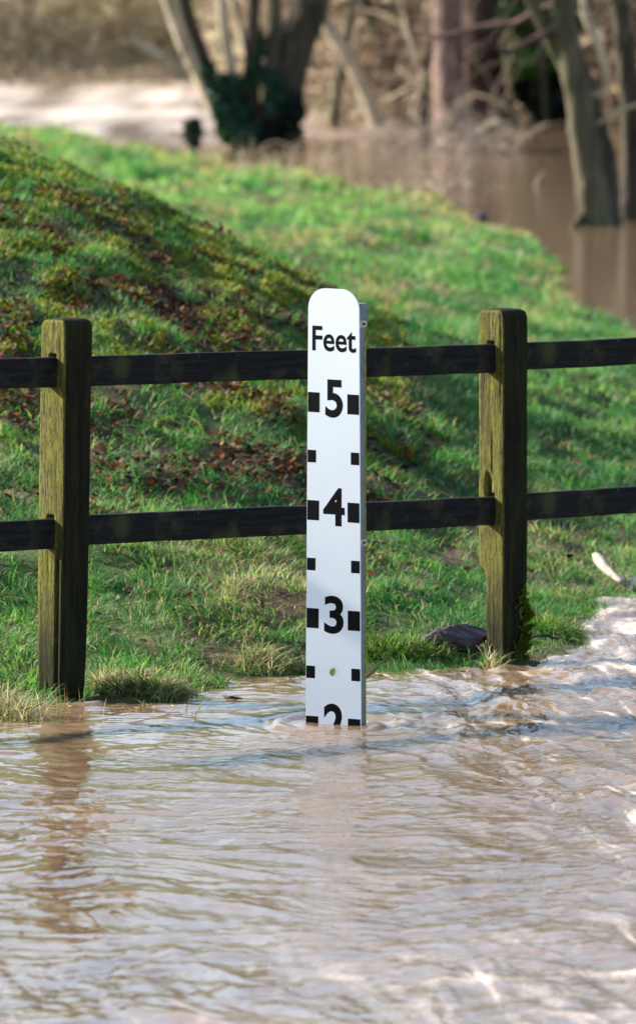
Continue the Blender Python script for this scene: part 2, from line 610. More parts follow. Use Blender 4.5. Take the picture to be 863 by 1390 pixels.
class Acc:
    def __init__(s): s.V, s.t, s.l, s.c, s.n = [], [], [], [], 0
    def add(s, V, tot, li, tt):
        s.V.append(V); s.t.append(tot); s.l.append(li + s.n); s.c.append(tt); s.n += len(V)
    def mesh(s, name, smooth=True):
        return np_mesh(name, np.concatenate(s.V), np.concatenate(s.t), np.concatenate(s.l), tint=np.concatenate(s.c), smooth=smooth)


G1 = np.array((0.030, 0.120, 0.024)); G2 = np.array((0.070, 0.205, 0.045)); G3 = np.array((0.160, 0.275, 0.075)); ST = np.array((0.42, 0.33, 0.17)); BL = np.array((0.035, 0.15, 0.06))


def grass_tint(x, y, n):
    a = np.clip(0.5 + np.where(y < 45, 0.9 * fbm(x * 1.6, y * .9, 3, 80), 1.1 * fbm(x * 1.8, y * .3, 3, 81)) + RNG.normal(0, .22, n), 0, 1)[:, None]
    c = np.where(a < .5, G1 + (G2 - G1) * a * 2, G2 + (G3 - G2) * (a - .5) * 2)
    far_ = sstep(48, 62, y)[:, None]
    c = c * (1 + .35 * far_) + far_ * np.array((.05, .035, .03)) * a
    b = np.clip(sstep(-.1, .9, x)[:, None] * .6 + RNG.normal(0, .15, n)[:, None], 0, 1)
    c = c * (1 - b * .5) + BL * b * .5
    dry = np.clip(0.045 + 0.36 * fbm(x * 2.7, y * 1.4, 3, 84), 0.03, .6)
    for cx, cy, rx, ry, am in ((-.20, 27.4, .26, .8, .6), (.75, 30.2, .28, 1.2, .55), (-.55, 26.6, .35, .5, .2), (.33, 33, .2, .6, .3), (0.6, 62, .8, 6, .5)):
        dry = np.maximum(dry, am * np.exp(-((x - cx) / rx) ** 2 - ((y - cy) / ry) ** 2))
    dry = np.where(y > 45, np.clip(.15 + .8 * fbm(x * 1.6, y * .25, 3, 87), .04, .8), dry)
    dry = np.maximum(dry, sstep(60, 70, y) * .75 * np.exp(-(land_sd(x, y) / 1.0) ** 2))
    m = RNG.random(n) < dry
    c[m] = ST * RNG.uniform(.5, 1.1, (m.sum(), 1))
    return c * RNG.uniform(.75, 1.25, (n, 1))


def litter(x, y):
    """0..1 how much fallen leaf litter lies here (top of the bank and its face)"""
    m = sstep(27.8, 30.0, y + 1.0 * perlin(x * 2, y * .5, 90)) * (1 - .6 * sstep(33.0, 34.5, y)) * (1 - sstep(36, 39, y)) * (1 - sstep(-.15, .45, x - .02 * (y - 28)))
    return np.clip(m * (0.36 + 2.4 * fbm(x * 2.6, y * 1.1, 3, 92)), 0, 1)


acc = Acc()
for (y0, y1, dens, wd, ln0, K) in ((23.5, 29.5, 9500, .0042, .050, 3), (29.5, 37, 5200, .0055, .052, 3), (37, 50, 1700, .010, .065, 2),
                                   (50, 70, 560, .017, .08, 2), (70, 112, 190, .032, .11, 2)):
    hw0, hw1 = 431.5 / FPX * y0 * 1.35 + .25, 431.5 / FPX * y1 * 1.35 + .25
    n = int(dens * (y1 - y0) * (hw0 + hw1))
    y = RNG.uniform(y0, y1, n)
    x = RNG.uniform(-1, 1, n) * (431.5 / FPX * y * 1.35 + .25)
    s = land_s(x, y)
    # thin patches near the water and in the litter
    bare = np.clip(0.75 - 2.0 * (fbm(x * 2.4, y * 1.4, 3, 95) + .32), 0, .85) * (y < 45)
    keep = (s > -.14 * (y < 34)) & ((s > 0) | (RNG.random(n) < .35)) & (RNG.random(n) > bare) & (RNG.random(n) > litter(x, y) * .45)
    x, y, s = x[keep], y[keep], s[keep]
    n = len(x)
    z = land_z(x, y) - .004
    cl = np.where(y < 45, fbm(x * 6, y * 3.5, 2, 97), 1.5 * fbm(x * 2.2, y * .55, 3, 98))
    ln = ln0 * np.clip(0.62 + .85 * cl + RNG.normal(0, .25, n), .22, 1.8) * (1 - .45 * litter(x, y))
    az = 6.0 * fbm(x * 2.5, y * 1.5, 2, 99) + RNG.normal(0, .8, n)
    lean = np.clip(RNG.normal(.95, .42, n), .1, 2.0)
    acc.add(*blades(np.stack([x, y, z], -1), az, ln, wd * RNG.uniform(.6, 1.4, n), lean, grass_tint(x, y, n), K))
# coarse tufts standing proud of the turf
nt_ = 2200
tx = RNG.uniform(-1.4, 1.6, nt_); ty = RNG.uniform(25, 38, nt_)
k = (land_sd(tx, ty) > .15) & (fbm(tx * 3, ty * 2, 2, 101) > -.1)
tx, ty = tx[k], ty[k]
rep = 16
x = np.repeat(tx, rep) + RNG.normal(0, .022, len(tx) * rep); y = np.repeat(ty, rep) + RNG.normal(0, .022, len(tx) * rep)
n = len(x)
az = np.repeat(RNG.uniform(0, 6.28, len(tx)), rep) + RNG.normal(0, .9, n)
acc.add(*blades(np.stack([x, y, land_z(x, y) - .005], -1), az, np.clip(np.repeat(RNG.uniform(.035, .085, len(tx)), rep) * RNG.uniform(.5, 1.2, n), .03, .14),
                RNG.uniform(.003, .007, n), np.clip(RNG.normal(.8, .3, n), .2, 1.5), grass_tint(x, y, n) * np.array((1., 1.05, .95)), 3))
tag(link('grass', acc.mesh('grass'), M_grass), kind='stuff')

# moss cushions over the crest of the mound: short, dense, yellow-olive
n = 90000
y = RNG.uniform(30.5, 37.6, n); x = RNG.uniform(-1.9, .35, n)
k = fbm(x * 5, y * 2.2, 2, 110) > .10 - .22 * sstep(33, 35, y)
x, y = x[k], y[k]; n = len(x)
tc = np.array((.20, .215, .025)) * RNG.uniform(.35, 1.3, (n, 1)) * np.array((1, 1, 1))
acc = Acc()
acc.add(*blades(np.stack([x, y, land_z(x, y) - .003], -1), RNG.uniform(0, 6.28, n), RNG.uniform(.02, .05, n), RNG.uniform(.008, .014, n), RNG.uniform(.3, 1.2, n), tc, 2))
tag(link('moss', acc.mesh('moss'), M_grass), kind='stuff')


# ------------------------------------------------------------------ fallen leaves
def leaf_cards(pos, size, tint, tilt=.5, fold=.25):
    n = len(pos)
    az = RNG.uniform(0, 6.28, n)
    nx, ny = RNG.normal(0, tilt, n), RNG.normal(0, tilt, n)
    nrm = np.stack([nx, ny, np.ones(n)], -1); nrm /= np.linalg.norm(nrm, axis=1, keepdims=True)
    a = np.stack([np.cos(az), np.sin(az), np.zeros(n)], -1)
    a -= nrm * (a * nrm).sum(1, keepdims=True); a /= np.linalg.norm(a, axis=1, keepdims=True)
    b = np.cross(nrm, a)
    prof = [(-.5, 0, 0), (-.2, .26, .5), (.2, .22, .5), (.55, 0, .15), (.2, -.22, .5), (-.2, -.26, .5)]
    V = np.zeros((n, 6, 3))
    for k, (p, q, r) in enumerate(prof):
        V[:, k] = pos + size[:, None] * (a * p + b * q * RNG.uniform(.8, 1.2, (n, 1)) + nrm * (fold * r * RNG.uniform(-.3, 1, (n, 1))))
    base = (np.arange(n) * 6)[:, None]
    li = (base + np.array([0, 1, 2, 3, 0, 3, 4, 5])[None]).ravel()
    return V.reshape(-1, 3), np.tile([4, 4], n), li, np.repeat(tint, 6, axis=0)


pal = np.array([(.16, .06, .028), (.10, .045, .03), (.20, .10, .05), (.07, .045, .05), (.035, .022, .02), (.19, .045, .02), (.20, .13, .08)])
n = 130000
y = RNG.uniform(26.3, 40, n); x = RNG.uniform(-1.7, 1.7, n)
k = (RNG.random(n) < litter(x, y) * .75 + .012) & (land_sd(x, y) > .3)
x, y = x[k], y[k]; n = len(x)
z = land_z(x, y) + RNG.uniform(.0, .030, n)
acc = Acc()
acc.add(*leaf_cards(np.stack([x, y, z], -1), RNG.uniform(.016, .042, n), pal[RNG.integers(0, 7, n)] * RNG.uniform(.35, 1.0, (n, 1)), .7))
tag(link('fallen_leaves', acc.mesh('fallen_leaves', False), M_leaf), kind='stuff')

# drift line of flattened straw on the turf near the water
acc = Acc()
n = 9000
x = RNG.uniform(-1.3, 1.3, n); y = RNG.uniform(24.8, 34, n)
dl = fbm(x * 3.2, y * 1.6, 3, 120)
for cx, cy, rx, ry in ((-.18, 27.6, .30, 1.1), (.75, 30.2, .28, 1.2), (-.5, 26.4, .4, .5)):
    dl = dl + .55 * np.exp(-((x - cx) / rx) ** 2 - ((y - cy) / ry) ** 2)
k = (land_sd(x, y) > .02) & (dl > .10 + .25 * RNG.random(n))
x, y = x[k], y[k]; n = len(x)
az = 3 * perlin(x * 2, y, 121) + RNG.normal(0, .9, n)
acc.add(*blades(np.stack([x, y, land_z(x, y) + .022], -1), az, RNG.uniform(.02, .035, n), RNG.uniform(.002, .0045, n), RNG.uniform(1.5, 4.5, n),
                np.array((.34, .25, .15)) * RNG.uniform(.3, 1.1, (n, 1)), 3))
tag(link('dead_straw', acc.mesh('dead_straw'), M_leaf), kind='stuff')

# ------------------------------------------------------------------ fence
FD = Vector((1, 1, 0)).normalized()      # fence runs away to the right
FN = Vector((1, -1, 0)).normalized()     # shaded side, facing the viewer's right
ZU1, ZL1, ZU2, ZL2 = .951, .486, .933, .472
PA, PH = .107, .0535
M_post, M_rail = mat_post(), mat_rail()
M_moss = mat_tint('moss_frond', 0.8, 0.1, 0.3)
fence = empty('post_and_rail_fence', P1)
tag(fence, 'dark wet wooden post and rail fence with two rails crossing behind the depth board', 'fence')


def make_post(base, top_z, zu, zl, lean, seed, notch):
    nz = int((top_z + .6) / .005)
    zs = np.linspace(-.6, top_z, nz)
    per, r = [], .007
    m = 26
    # square perimeter in (along fence a, normal b)
    cs = [(-1, -1), (-1, 1), (1, 1), (1, -1)]
    for i in range(4):
        a = np.array(cs[i]) * PH; b = np.array(cs[(i + 1) % 4]) * PH
        for k in range(m):
            per.append(a + (b - a) * (k / m))
    per = np.array(per)
    cr = np.sign(per) * np.maximum(np.abs(per) - (PH - r), 0) # corner rounding
    dl = np.linalg.norm(cr, axis=1)
    both = (np.abs(per) > PH - r).all(1)
    core = np.sign(per) * np.minimum(np.abs(per), PH - r)
    per = np.where(both[:, None], core + cr / np.maximum(dl, 1e-6)[:, None] * r, per)
    np_ = len(per)
    A = np.tile(per[:, 0], (nz, 1)); B = np.tile(per[:, 1], (nz, 1)); Zz = np.repeat(zs[:, None], np_, 1)
    t = np.arange(np_)[None, :] / np_ * 60
    # top bevel
    tb = np.clip((Zz - (top_z - .022)) / .022, 0, 1)
    sh = 1 - (1 - np.sqrt(1 - tb ** 2 * .999)) * .42
    A *= 1 - (1 - np.sqrt(1 - np.clip((Zz - (top_z - .012)) / .012, 0, 1) ** 2 * .999)) * .16
    B *= 1 - (1 - np.sqrt(1 - np.clip((Zz - (top_z - .030)) / .030, 0, 1) ** 2 * .999)) * .50
    # grain grooves and cracks
    gr = .0007 * fbm(t * .9 + seed, Zz * 3.0, 3, seed) * 1.5
    crack = np.clip(perlin(t * 1.1 + seed * 3, Zz * 1.4, seed + 5) - .38, 0, 1) * -.03
    dd = gr + crack
    onL = (A < -PH + .004)      # sunlit algae face, looking down the fence towards the viewer's left
    rad = np.maximum(np.hypot(A, B), 1e-6)
    A += A / rad * dd; B += B / rad * dd
    # mortises with rails entering
    for zr in (zu, zl):
        mz = (Zz > zr - .038) & (Zz < zr + .052)
        mm = mz & onL & (B > -.021 + .006 * np.sign(Zz - zr)) & (B < .016)
        A = np.where(mm, -PH + .045, A)
    if notch:                   # rotted left arris near the foot
        za = .285 + .02 * perlin(t * .8, Zz * 0, 3)
        lim = (-.052 - .006 * perlin(Zz * 12, t * .2, 9)) * 1.0
        wv = (A - B) * 0  # noqa
        s_ = (A + B) / math.sqrt(2)           # world x offset of the vertex
        cut = np.clip((lim - s_), 0, 1) * sstep(za + .02, za - .02, Zz)
        A += cut / math.sqrt(2); B += cut / math.sqrt(2)
        # rot slot by the lower rail
        sl_ = np.exp(-((B + .012) / .010) ** 2) * sstep(.50, .52, Zz) * sstep(.60, .55, Zz) * onL
        A += sl_ * .02
    sp = np.exp(-((B - .030) / .006) ** 2) * onL * sstep(.52, .42, Zz) * (1 - notch)
    A += sp * .012
    er = sstep(.14, .0, Zz) * (.005 + .006 * perlin(t * .8, Zz * 22, seed + 9)) + sstep(.40, .1, Zz) * .003
    A -= A / rad * er; B -= B / rad * er
    ln = Zz - .45
    Xw = base.x + A * FD.x + B * FN.x + lean * ln
    Yw = base.y + A * FD.y + B * FN.y
    V = np.stack([Xw, Yw, Zz], -1).reshape(-1, 3)
    Fq = grid_faces(nz, np_, True)
    # cap
    V = np.vstack([V, [[base.x + lean * (top_z - .45), base.y, top_z + .004]]])
    top = (nz - 1) * np_
    cap = np.array([[top + i, top + (i + 1) % np_, nz * np_, nz * np_] for i in range(np_)])
    tot = np.concatenate([np.full(len(Fq), 4), np.full(np_, 3)])
    li = np.concatenate([Fq.ravel(), cap[:, :3].ravel()])
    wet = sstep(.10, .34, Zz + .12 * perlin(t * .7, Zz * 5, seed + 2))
    alg = np.where(onL, 1.0, 0.0) * (.15 + .85 * wet)  # algae on the sunlit face; low values keep the painted shade tone
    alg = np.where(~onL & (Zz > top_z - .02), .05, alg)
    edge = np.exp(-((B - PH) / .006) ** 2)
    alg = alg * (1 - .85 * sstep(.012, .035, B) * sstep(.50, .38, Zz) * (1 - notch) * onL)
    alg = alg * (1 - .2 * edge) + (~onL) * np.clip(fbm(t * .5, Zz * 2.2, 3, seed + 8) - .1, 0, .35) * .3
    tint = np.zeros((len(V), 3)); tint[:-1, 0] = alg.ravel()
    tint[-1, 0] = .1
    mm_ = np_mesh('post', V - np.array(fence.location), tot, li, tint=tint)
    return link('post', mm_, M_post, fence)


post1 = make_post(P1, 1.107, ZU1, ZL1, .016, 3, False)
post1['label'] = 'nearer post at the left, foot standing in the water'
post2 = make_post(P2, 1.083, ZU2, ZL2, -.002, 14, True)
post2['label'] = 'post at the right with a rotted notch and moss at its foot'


def make_rail(pa, pb, seed, hh=.087, th=.038, sag=0.0, label=None):
    L = (pb - pa).length
    n = max(8, int(L / .012))
    per = []
    for (a, b, m) in (((-1, -1), (1, -1), 8), ((1, -1), (1, 1), 18), ((1, 1), (-1, 1), 8), ((-1, 1), (-1, -1), 18)):
        for k in range(m):
            t = k / m
            per.append(((a[0] + (b[0] - a[0]) * t) * th / 2, (a[1] + (b[1] - a[1]) * t) * hh / 2))
    per = np.array(per)
    cn = (np.abs(per[:, 0]) / (th / 2)) ** 6 * (np.abs(per[:, 1]) / (hh / 2)) ** 12
    per = per * (1 - .06 * cn[:, None])
    T = np.linspace(0, 1, n)[:, None]
    b = np.tile(per[:, 0], (n, 1)); z = np.tile(per[:, 1], (n, 1))
    j = np.arange(len(per))[None, :]
    wob = .0022 * perlin(T * L * 3.0 + 0 * b, b * 0 + seed, seed)
    nk = .006 * np.clip(perlin(T * L * 5 + 0 * b, np.sign(z) * 3, seed + 4) - .25, 0, 1) * -np.sign(z)
    z = z + wob * 1.3 + nk + .0009 * perlin(T * L * 9 + 0 * b, j * .6 + 0 * T, seed + 1) + sag * np.sin(T * math.pi)
    b = b + .0014 * perlin(T * L * 4 + 0 * b, j * .4 + 0 * T, seed + 2)
    V = np.stack([T * L + 0 * b, -b, z], -1).reshape(-1, 3)     # local x along the rail
    Fq = grid_faces(n, len(per), True)
    me_ = quads_mesh('rail', V, Fq)
    bm = bmesh.new(); bm.from_mesh(me_); bmesh.ops.holes_fill(bm, edges=[e for e in bm.edges if e.is_boundary], sides=0)
    bm.to_mesh(me_); bm.free()
    for p in me_.polygons: p.use_smooth = True
    o = link('rail', me_, M_rail, fence)
    d = (pb - pa).normalized()
    o.rotation_euler = (0, -math.asin(d.z), math.atan2(d.y, d.x))
    o.location = pa - fence.location
    o['label'] = label
    return o


def at(P, s, z): return Vector((P.x, P.y, z)) + FD * s
c1 = Vector((P1.x + .008, P1.y, 0))
make_rail(at(c1, .03, ZU1 + .002), at(P2, .0, ZU2), 1, label='upper rail between the two posts')
make_rail(at(c1, .03, ZL1 + .004), at(P2, .0, ZL2 - .002), 2, label='lower rail between the two posts')
make_rail(at(c1, -1.8, ZU1 + .018), at(c1, .02, ZU1 + .002), 3, label='upper rail leaving the frame at the left')
make_rail(at(P1, -1.8, ZL1 + .012), at(P1, .02, ZL1 - .002), 4, label='lower rail leaving the frame at the left')
make_rail(at(P2, .01, ZU2 + .004), at(P2, 1.8, ZU2 + .0), 5, hh=.083, label='upper rail leaving the frame at the right')
make_rail(at(P2, .01, ZL2 + .004), at(P2, 1.8, ZL2 + .0), 6, hh=.083, label='lower rail leaving the frame at the right')
# moss growing up the foot of the right post
n = 2600
zz = RNG.beta(1.1, 1.8, n) * .23 + .01
bb = PH + RNG.uniform(-.002, .006, n)
aa = np.clip(.040 - .018 * np.sin(zz * 40) + RNG.normal(0, .012, n), -.05, PH + .004)
bb = bb + .012 * np.clip(perlin(zz * 30, aa * 40, 8), 0, 1)
k = perlin(zz * 38, aa * 45, 12) > -.08 + .5 * (zz - .1)
zz, aa, bb = zz[k], aa[k], bb[k]; n = len(zz)
px_ = P2.x + aa * FD.x + bb * FN.x; py_ = P2.y + aa * FD.y + bb * FN.y
acc = Acc()
acc.add(*blades(np.stack([px_, py_, zz], -1) - np.array(fence.location), RNG.normal(-.5, .8, n), RNG.uniform(.012, .03, n), RNG.uniform(.004, .008, n), RNG.uniform(.4, 1.4, n),
                np.array((.13, .20, .02)) * RNG.uniform(.3, 1.2, (n, 1)), 2))
mo = link('moss', acc.mesh('moss'), M_moss, post2)
mo['label'] = 'yellow-green moss on the foot of the post'

# ------------------------------------------------------------------ depth board
sign = empty('flood_depth_board', (SIGN.x, SIGN.y, 0))
tag(sign, 'tall white board marked Feet with black numerals standing in the flood water', 'depth sign')
PXM = FPX / 24.57
BW = .172
M_white = mat_plain('white_reflective_sheet', (.81, .87, .90), .35, .4, var=.03, scale=9, dirt=(.66, .69, .66))
M_black = mat_plain('black_vinyl', (.004, .004, .005), .5, .08)
M_galv = mat_plain('galvanised_steel', (.17, .20, .24), .6, .3, .0, .3, 30, dirt=(.17, .18, .05))


def zpx(y): return W(453, y, 24.57).z


def place(V):
    """local board coords (s right, q towards the viewer, z up) -> twisted and sheared board"""
    V = np.array(V, float)
    s, q, z = V[:, 0], V[:, 1], V[:, 2]
    k = np.clip(z / 1.2, -.5, 1)
    yaw = np.radians(25.5 + 7 * k)
    s = s * (1.0 - .025 * k)
    x = s * np.cos(yaw) - q * np.sin(yaw)
    y = -s * np.sin(yaw) - q * np.cos(yaw)
    xo = -.002 + .001 * k
    return np.stack([x + xo, y, z - s * .028], -1)


def bm_obj(name, bm, mat, parent, smooth=False):
    me_ = bpy.data.meshes.new(name)
    bm.to_mesh(me_); bm.free()
    co = np.empty(len(me_.vertices) * 3); me_.vertices.foreach_get('co', co)
    me_.vertices.foreach_set('co', place(co.reshape(-1, 3)).ravel())
    for p in me_.polygons: p.use_smooth = True
    me_.set_sharp_from_angle(angle=0.6)
    me_.update()
    return link(name, me_, mat, parent)


def slab(outline, q0, q1):
    """outline [(s,z)] extruded from q0 to q1, tri-sliced along z so that the twist is smooth"""
    bm = bmesh.new()
    vs = [bm.verts.new((s, q1, z)) for s, z in outline]
    f = bm.faces.new(vs)
    r = bmesh.ops.extrude_face_region(bm, geom=[f])
    for v in r['geom']:
        if isinstance(v, bmesh.types.BMVert): v.co.y = q0
    zs = [z for s, z in outline]
    zz_ = min(zs) + .05
    while zz_ < max(zs):
        bmesh.ops.bisect_plane(bm, geom=bm.verts[:] + bm.edges[:] + bm.faces[:], plane_co=(0, 0, zz_), plane_no=(0, 0, 1))
        zz_ += .05
    bmesh.ops.recalc_face_normals(bm, faces=bm.faces)
    return bm


TOP = zpx(392)
rc = .058
ol = [(-BW / 2, -.55)]
for k in range(13):
    a = math.pi - k / 12 * math.pi / 2
    ol.append((-BW / 2 + rc + rc * math.cos(a), TOP - rc + rc * math.sin(a)))
for k in range(13):
    a = math.pi / 2 - k / 12 * math.pi / 2
    ol.append((BW / 2 - rc + rc * math.cos(a), TOP - rc + rc * math.sin(a)))
ol.append((BW / 2, -.55))
bm_obj('face_plate', slab(ol, -.004, 0), M_white, sign)


def rect(s0, s1, z0, z1): return [(s0, z0), (s0, z1), (s1, z1), (s1, z0)]


zc5 = zpx(547.5)
ft = .3048 * .998
for i in range(0, 7):
    zc = zc5 - ft * i / 2
    hh_, ww_ = (.0279, .0400) if i % 2 == 0 else (.0174, .0290)
    for sgn in (-1, 1):
        s0, s1 = (-BW / 2 + .0012, -BW / 2 + ww_) if sgn < 0 else (BW / 2 - ww_, BW / 2 - .0012)
        bm_obj('foot_mark' if i % 2 == 0 else 'half_foot_mark', slab(rect(s0, s1, zc - hh_, zc + hh_), 0, .0003), M_black, sign)


def glyph(txt, s0, s1, z0, z1, name, off=.0, label=None):
    cu = bpy.data.curves.new('t', 'FONT')
    cu.body = txt
    cu.offset = off
    cu.resolution_u = 6
    o = bpy.data.objects.new('t', cu); COL.objects.link(o)
    bpy.context.view_layer.update()
    dg = bpy.context.evaluated_depsgraph_get()
    me_ = bpy.data.meshes.new_from_object(o.evaluated_get(dg))
    bpy.data.objects.remove(o)
    co = np.empty(len(me_.vertices) * 3); me_.vertices.foreach_get('co', co)
    co = co.reshape(-1, 3)
    lo, hi = co.min(0), co.max(0)
    s = s0 + (co[:, 0] - lo[0]) / (hi[0] - lo[0]) * (s1 - s0)
    z = z0 + (co[:, 1] - lo[1]) / (hi[1] - lo[1]) * (z1 - z0)
    me_.vertices.foreach_set('co', np.stack([s, np.full(len(s), .0003), z], -1).ravel())
    bm = bmesh.new(); bm.from_mesh(me_)
    bmesh.ops.remove_doubles(bm, verts=bm.verts, dist=1e-5)
    bmesh.ops.triangulate(bm, faces=bm.faces)
    r = bmesh.ops.extrude_face_region(bm, geom=bm.faces[:])
    for v in r['geom']:
        if isinstance(v, bmesh.types.BMVert): v.co.y = 0.0001
    bmesh.ops.recalc_face_normals(bm, faces=bm.faces)
    o = bm_obj(name, bm, M_black, sign)
    if label: o['label'] = label
    return o


glyph('Feet', -.0715, .0755, zpx(477.5), zpx(443.5), 'lettering', .016, 'the word Feet')
gh = .1075
for ch, i, gw, dz in (('5', 0, .058, .013), ('4', 2, .070, .013), ('3', 4, .062, .013), ('2', 6, .064, .013)):
    zc = zc5 - ft * i / 2
    glyph(ch, -gw / 2 + .002, gw / 2 + .002, zc + dz - gh / 2, zc + dz + gh / 2, 'numeral', .028, 'the numeral ' + ch)
# steel channel behind the board
chan = []
bm = slab(rect(.030, .0785, -.55, zpx(413)), -.050, -.006)
bm_obj('steel_post', bm, M_galv, sign)
bm_obj('post_cap', slab(rect(.027, .080, zpx(431), zpx(410.5)), -.052, -.0055), M_galv, sign)
for yy in (438, 735):
    bm_obj('clamp', slab(rect(.026, .0796, zpx(yy + 5), zpx(yy - 4)), -.0525, -.005), mat_plain('bright_clamp_steel', (.5, .5, .46), .35, .5, .6, .5, 60), sign)
    bm_obj('clamp_bolt', slab(rect(.0797, .0806, zpx(yy + 2), zpx(yy - 1)), -.042, -.030), M_black, sign)
# algae film down the edge of the channel
bm_obj('algae_film', slab(rect(.0783, .0790, -.05, zpx(444)), -.0495, -.040), mat_plain('yellow_algae', (.26, .27, .06), .9, .1, 0, .5, 60), sign)
# a wet leaf stuck on the board (a thing of its own)
acc = Acc()
n = 3
V = place(np.array([[-.004, .001, 0], [-.009, .004, .008], [-.005, .004, .017], [.004, .002, .022], [.007, .004, .013], [.003, .003, .003]]) * 1.15 + np.array([0, 0, zpx(918)]))
me = np_mesh('stuck_leaf', V, np.array([6]), np.arange(6), tint=np.tile(np.array((.30, .34, .10)), (6, 1)))
o = link('wet_leaf', me, M_leaf, None, sign.location)
tag(o, 'small pale green leaf stuck on the white board just above the numeral 2', 'leaf')

# ------------------------------------------------------------------ stone, driftwood, twigs
def rock(name, c, sx, sy, sz, seed):
    bm = bmesh.new()
    bmesh.ops.create_icosphere(bm, subdivisions=5, radius=1)
    co = np.array([v.co[:] for v in bm.verts])
    # chip into flat facets
    rg = np.random.default_rng(seed)
    for _ in range(13):
        nrm = rg.normal(0, 1, 3) * np.array((1, 1, 1.3)); nrm /= np.linalg.norm(nrm)
        d = rg.uniform(.55, .85)
        e = co @ nrm - d
        co -= np.where(e > 0, e, 0)[:, None] * nrm * .95
    co *= 1 + .075 * fbm(co[:, 0:1] * 4 + co[:, 2:3] * 3, co[:, 1:2] * 4 - co[:, 2:3] * 2, 3, seed)
    co *= np.array((sx, sy, sz))
    for v, q in zip(bm.verts, co): v.co = q
    me_ = bpy.data.meshes.new(name); bm.to_mesh(me_); bm.free()
    for p in me_.polygons: p.use_smooth = False
    return me_


M_stone = mat_plain('wet_slate', (.075, .055, .06), .6, .25, 0, .8, 9)
sp = W(619, 874, 26.68)
o = link('stone', rock('stone', None, .120, .08, .050, 33), M_stone, None, (sp.x, 26.68, land_z(np.array([sp.x]), np.array([26.68]))[0] + .028))
o.rotation_euler = (0, R(4), R(8))
tag(o, 'dark flat slate stone lying in the grass left of the right post', 'stone')


def stick(name, pts, rad, col, label, cat, sides=8):
    P, Rr = catmull(pts, rad, 6)
    V, Fq = tubes(P[None], Rr[None], sides, .25)
    me_ = quads_mesh(name, V, Fq, np.tile(np.array(col), (len(V), 1)) * RNG.uniform(.7, 1.2, (len(V), 1)))
    bm = bmesh.new(); bm.from_mesh(me_); bmesh.ops.holes_fill(bm, edges=[e for e in bm.edges if e.is_boundary], sides=0); bm.to_mesh(me_); bm.free()
    o = link(name, me_, M_twig)
    return tag(o, label, cat)


def gp(px, D, dz):   # a point dz above the ground at a photo column
    x = (px - 431.5) / FPX * D
    return (x, D, float(land_z(np.array([x]), np.array([D]))[0]) + dz)


stick('driftwood', [gp(808, 29.85, .068), gp(814, 29.8, .055), gp(826, 29.65, .04), gp(845, 29.5, .03)], [.010, .020, .018, .007], (.30, .25, .20),
      'short pale piece of driftwood on the grass by the right shore', 'driftwood')
stick('twig', [W(470, 935, 24.9), W(500, 917, 24.95), W(524, 893, 25.0), W(537, 872, 25.0), W(546, 858, 25.0)], [.004, .0038, .003, .0022, .0012], (.16, .12, .05),
      'thin bent brown twig sticking up right of the white board', 'twig', 5)
stick('floating_stick', [(W(303, 949, 25.4).x, 25.42, .008), (W(312, 953, 25.4).x, 25.35, .010), (W(328, 952, 25.4).x, 25.36, .004)], [.003, .005, .003], (.05, .035, .03),
      'short dark stick floating in the water between left post and board', 'twig', 5)
stick('small_stick', [gp(722, 27.0, .03), gp(738, 27.0, .04), gp(758, 27.0, .03)], [.004, .005, .003], (.05, .035, .03),
      'dark little stick lying behind the foot of the right post', 'twig', 5)


# ------------------------------------------------------------------ tussocks at the water's edge
def tussock(name, cx, cy, rx, ry, n, h0, green, label, spread=1.0):
    a = RNG.uniform(0, 6.28, n); r = np.sqrt(RNG.random(n))
    x = cx + rx * r * np.cos(a); y = cy + ry * r * np.sin(a)
    z = np.maximum(land_z(x, y), -.02) - .01 + .03 * (1 - r ** 2)
    az = a + RNG.normal(0, .8 if green > .3 else 2.0, n)
    g = RNG.random(n) < green
    tint = np.where(g[:, None], np.array((.10, .20, .03)), np.array((.52, .41, .26))) * RNG.uniform(.35, 1.2, (n, 1))
    ln = h0 * RNG.uniform(.35, 1.15, n)
    acc = Acc()
    acc.add(*blades(np.stack([x - cx, y - cy, z], -1), az, ln, np.where(g, .0045, .0034) * RNG.uniform(.7, 1.3, n), np.clip(RNG.normal(1.15 * spread, .5, n), .05, 2.6), tint, 4))
    o = link(name, acc.mesh(name), M_grass, None, (cx, cy, 0))
    return tag(o, label, 'grass tuft', 'grass tufts along the waterline')


def gx_(px, D): return (px - 431.5) / FPX * D
tussock('grass_tussock', gx_(6, 24.7), 24.80, .12, .16, 520, .12, .15, 'pale dry straw tussock in the left corner of the bank beside left post')
tussock('grass_tussock', gx_(196, 25.35), 25.42, .135, .12, 1500, .06, .5, 'green and straw tussock right of the left post at the waterline')
tussock('grass_tussock', gx_(136, 25.3), 25.55, .04, .10, 300, .075, .2, 'small dry tussock tight against right side of the left post')
tussock('grass_tussock', gx_(356, 26.0), 26.3, .09, .13, 380, .085, .3, 'loose dry grass tuft just left of the white board', 1.2)
tussock('grass_tussock', gx_(528, 26.3), 26.58, .20, .12, 1300, .05, .9, 'fresh green grass tuft right of the white board')
tussock('grass_tussock', gx_(664, 26.35), 26.42, .022, .03, 40, .10, .1, 'few straw stalks at the foot of the right post', .8)
tussock('grass_tussock', gx_(745, 27.0), 27.5, .12, .22, 1500, .07, .9, 'low green tuft right of the right post by the rapids')
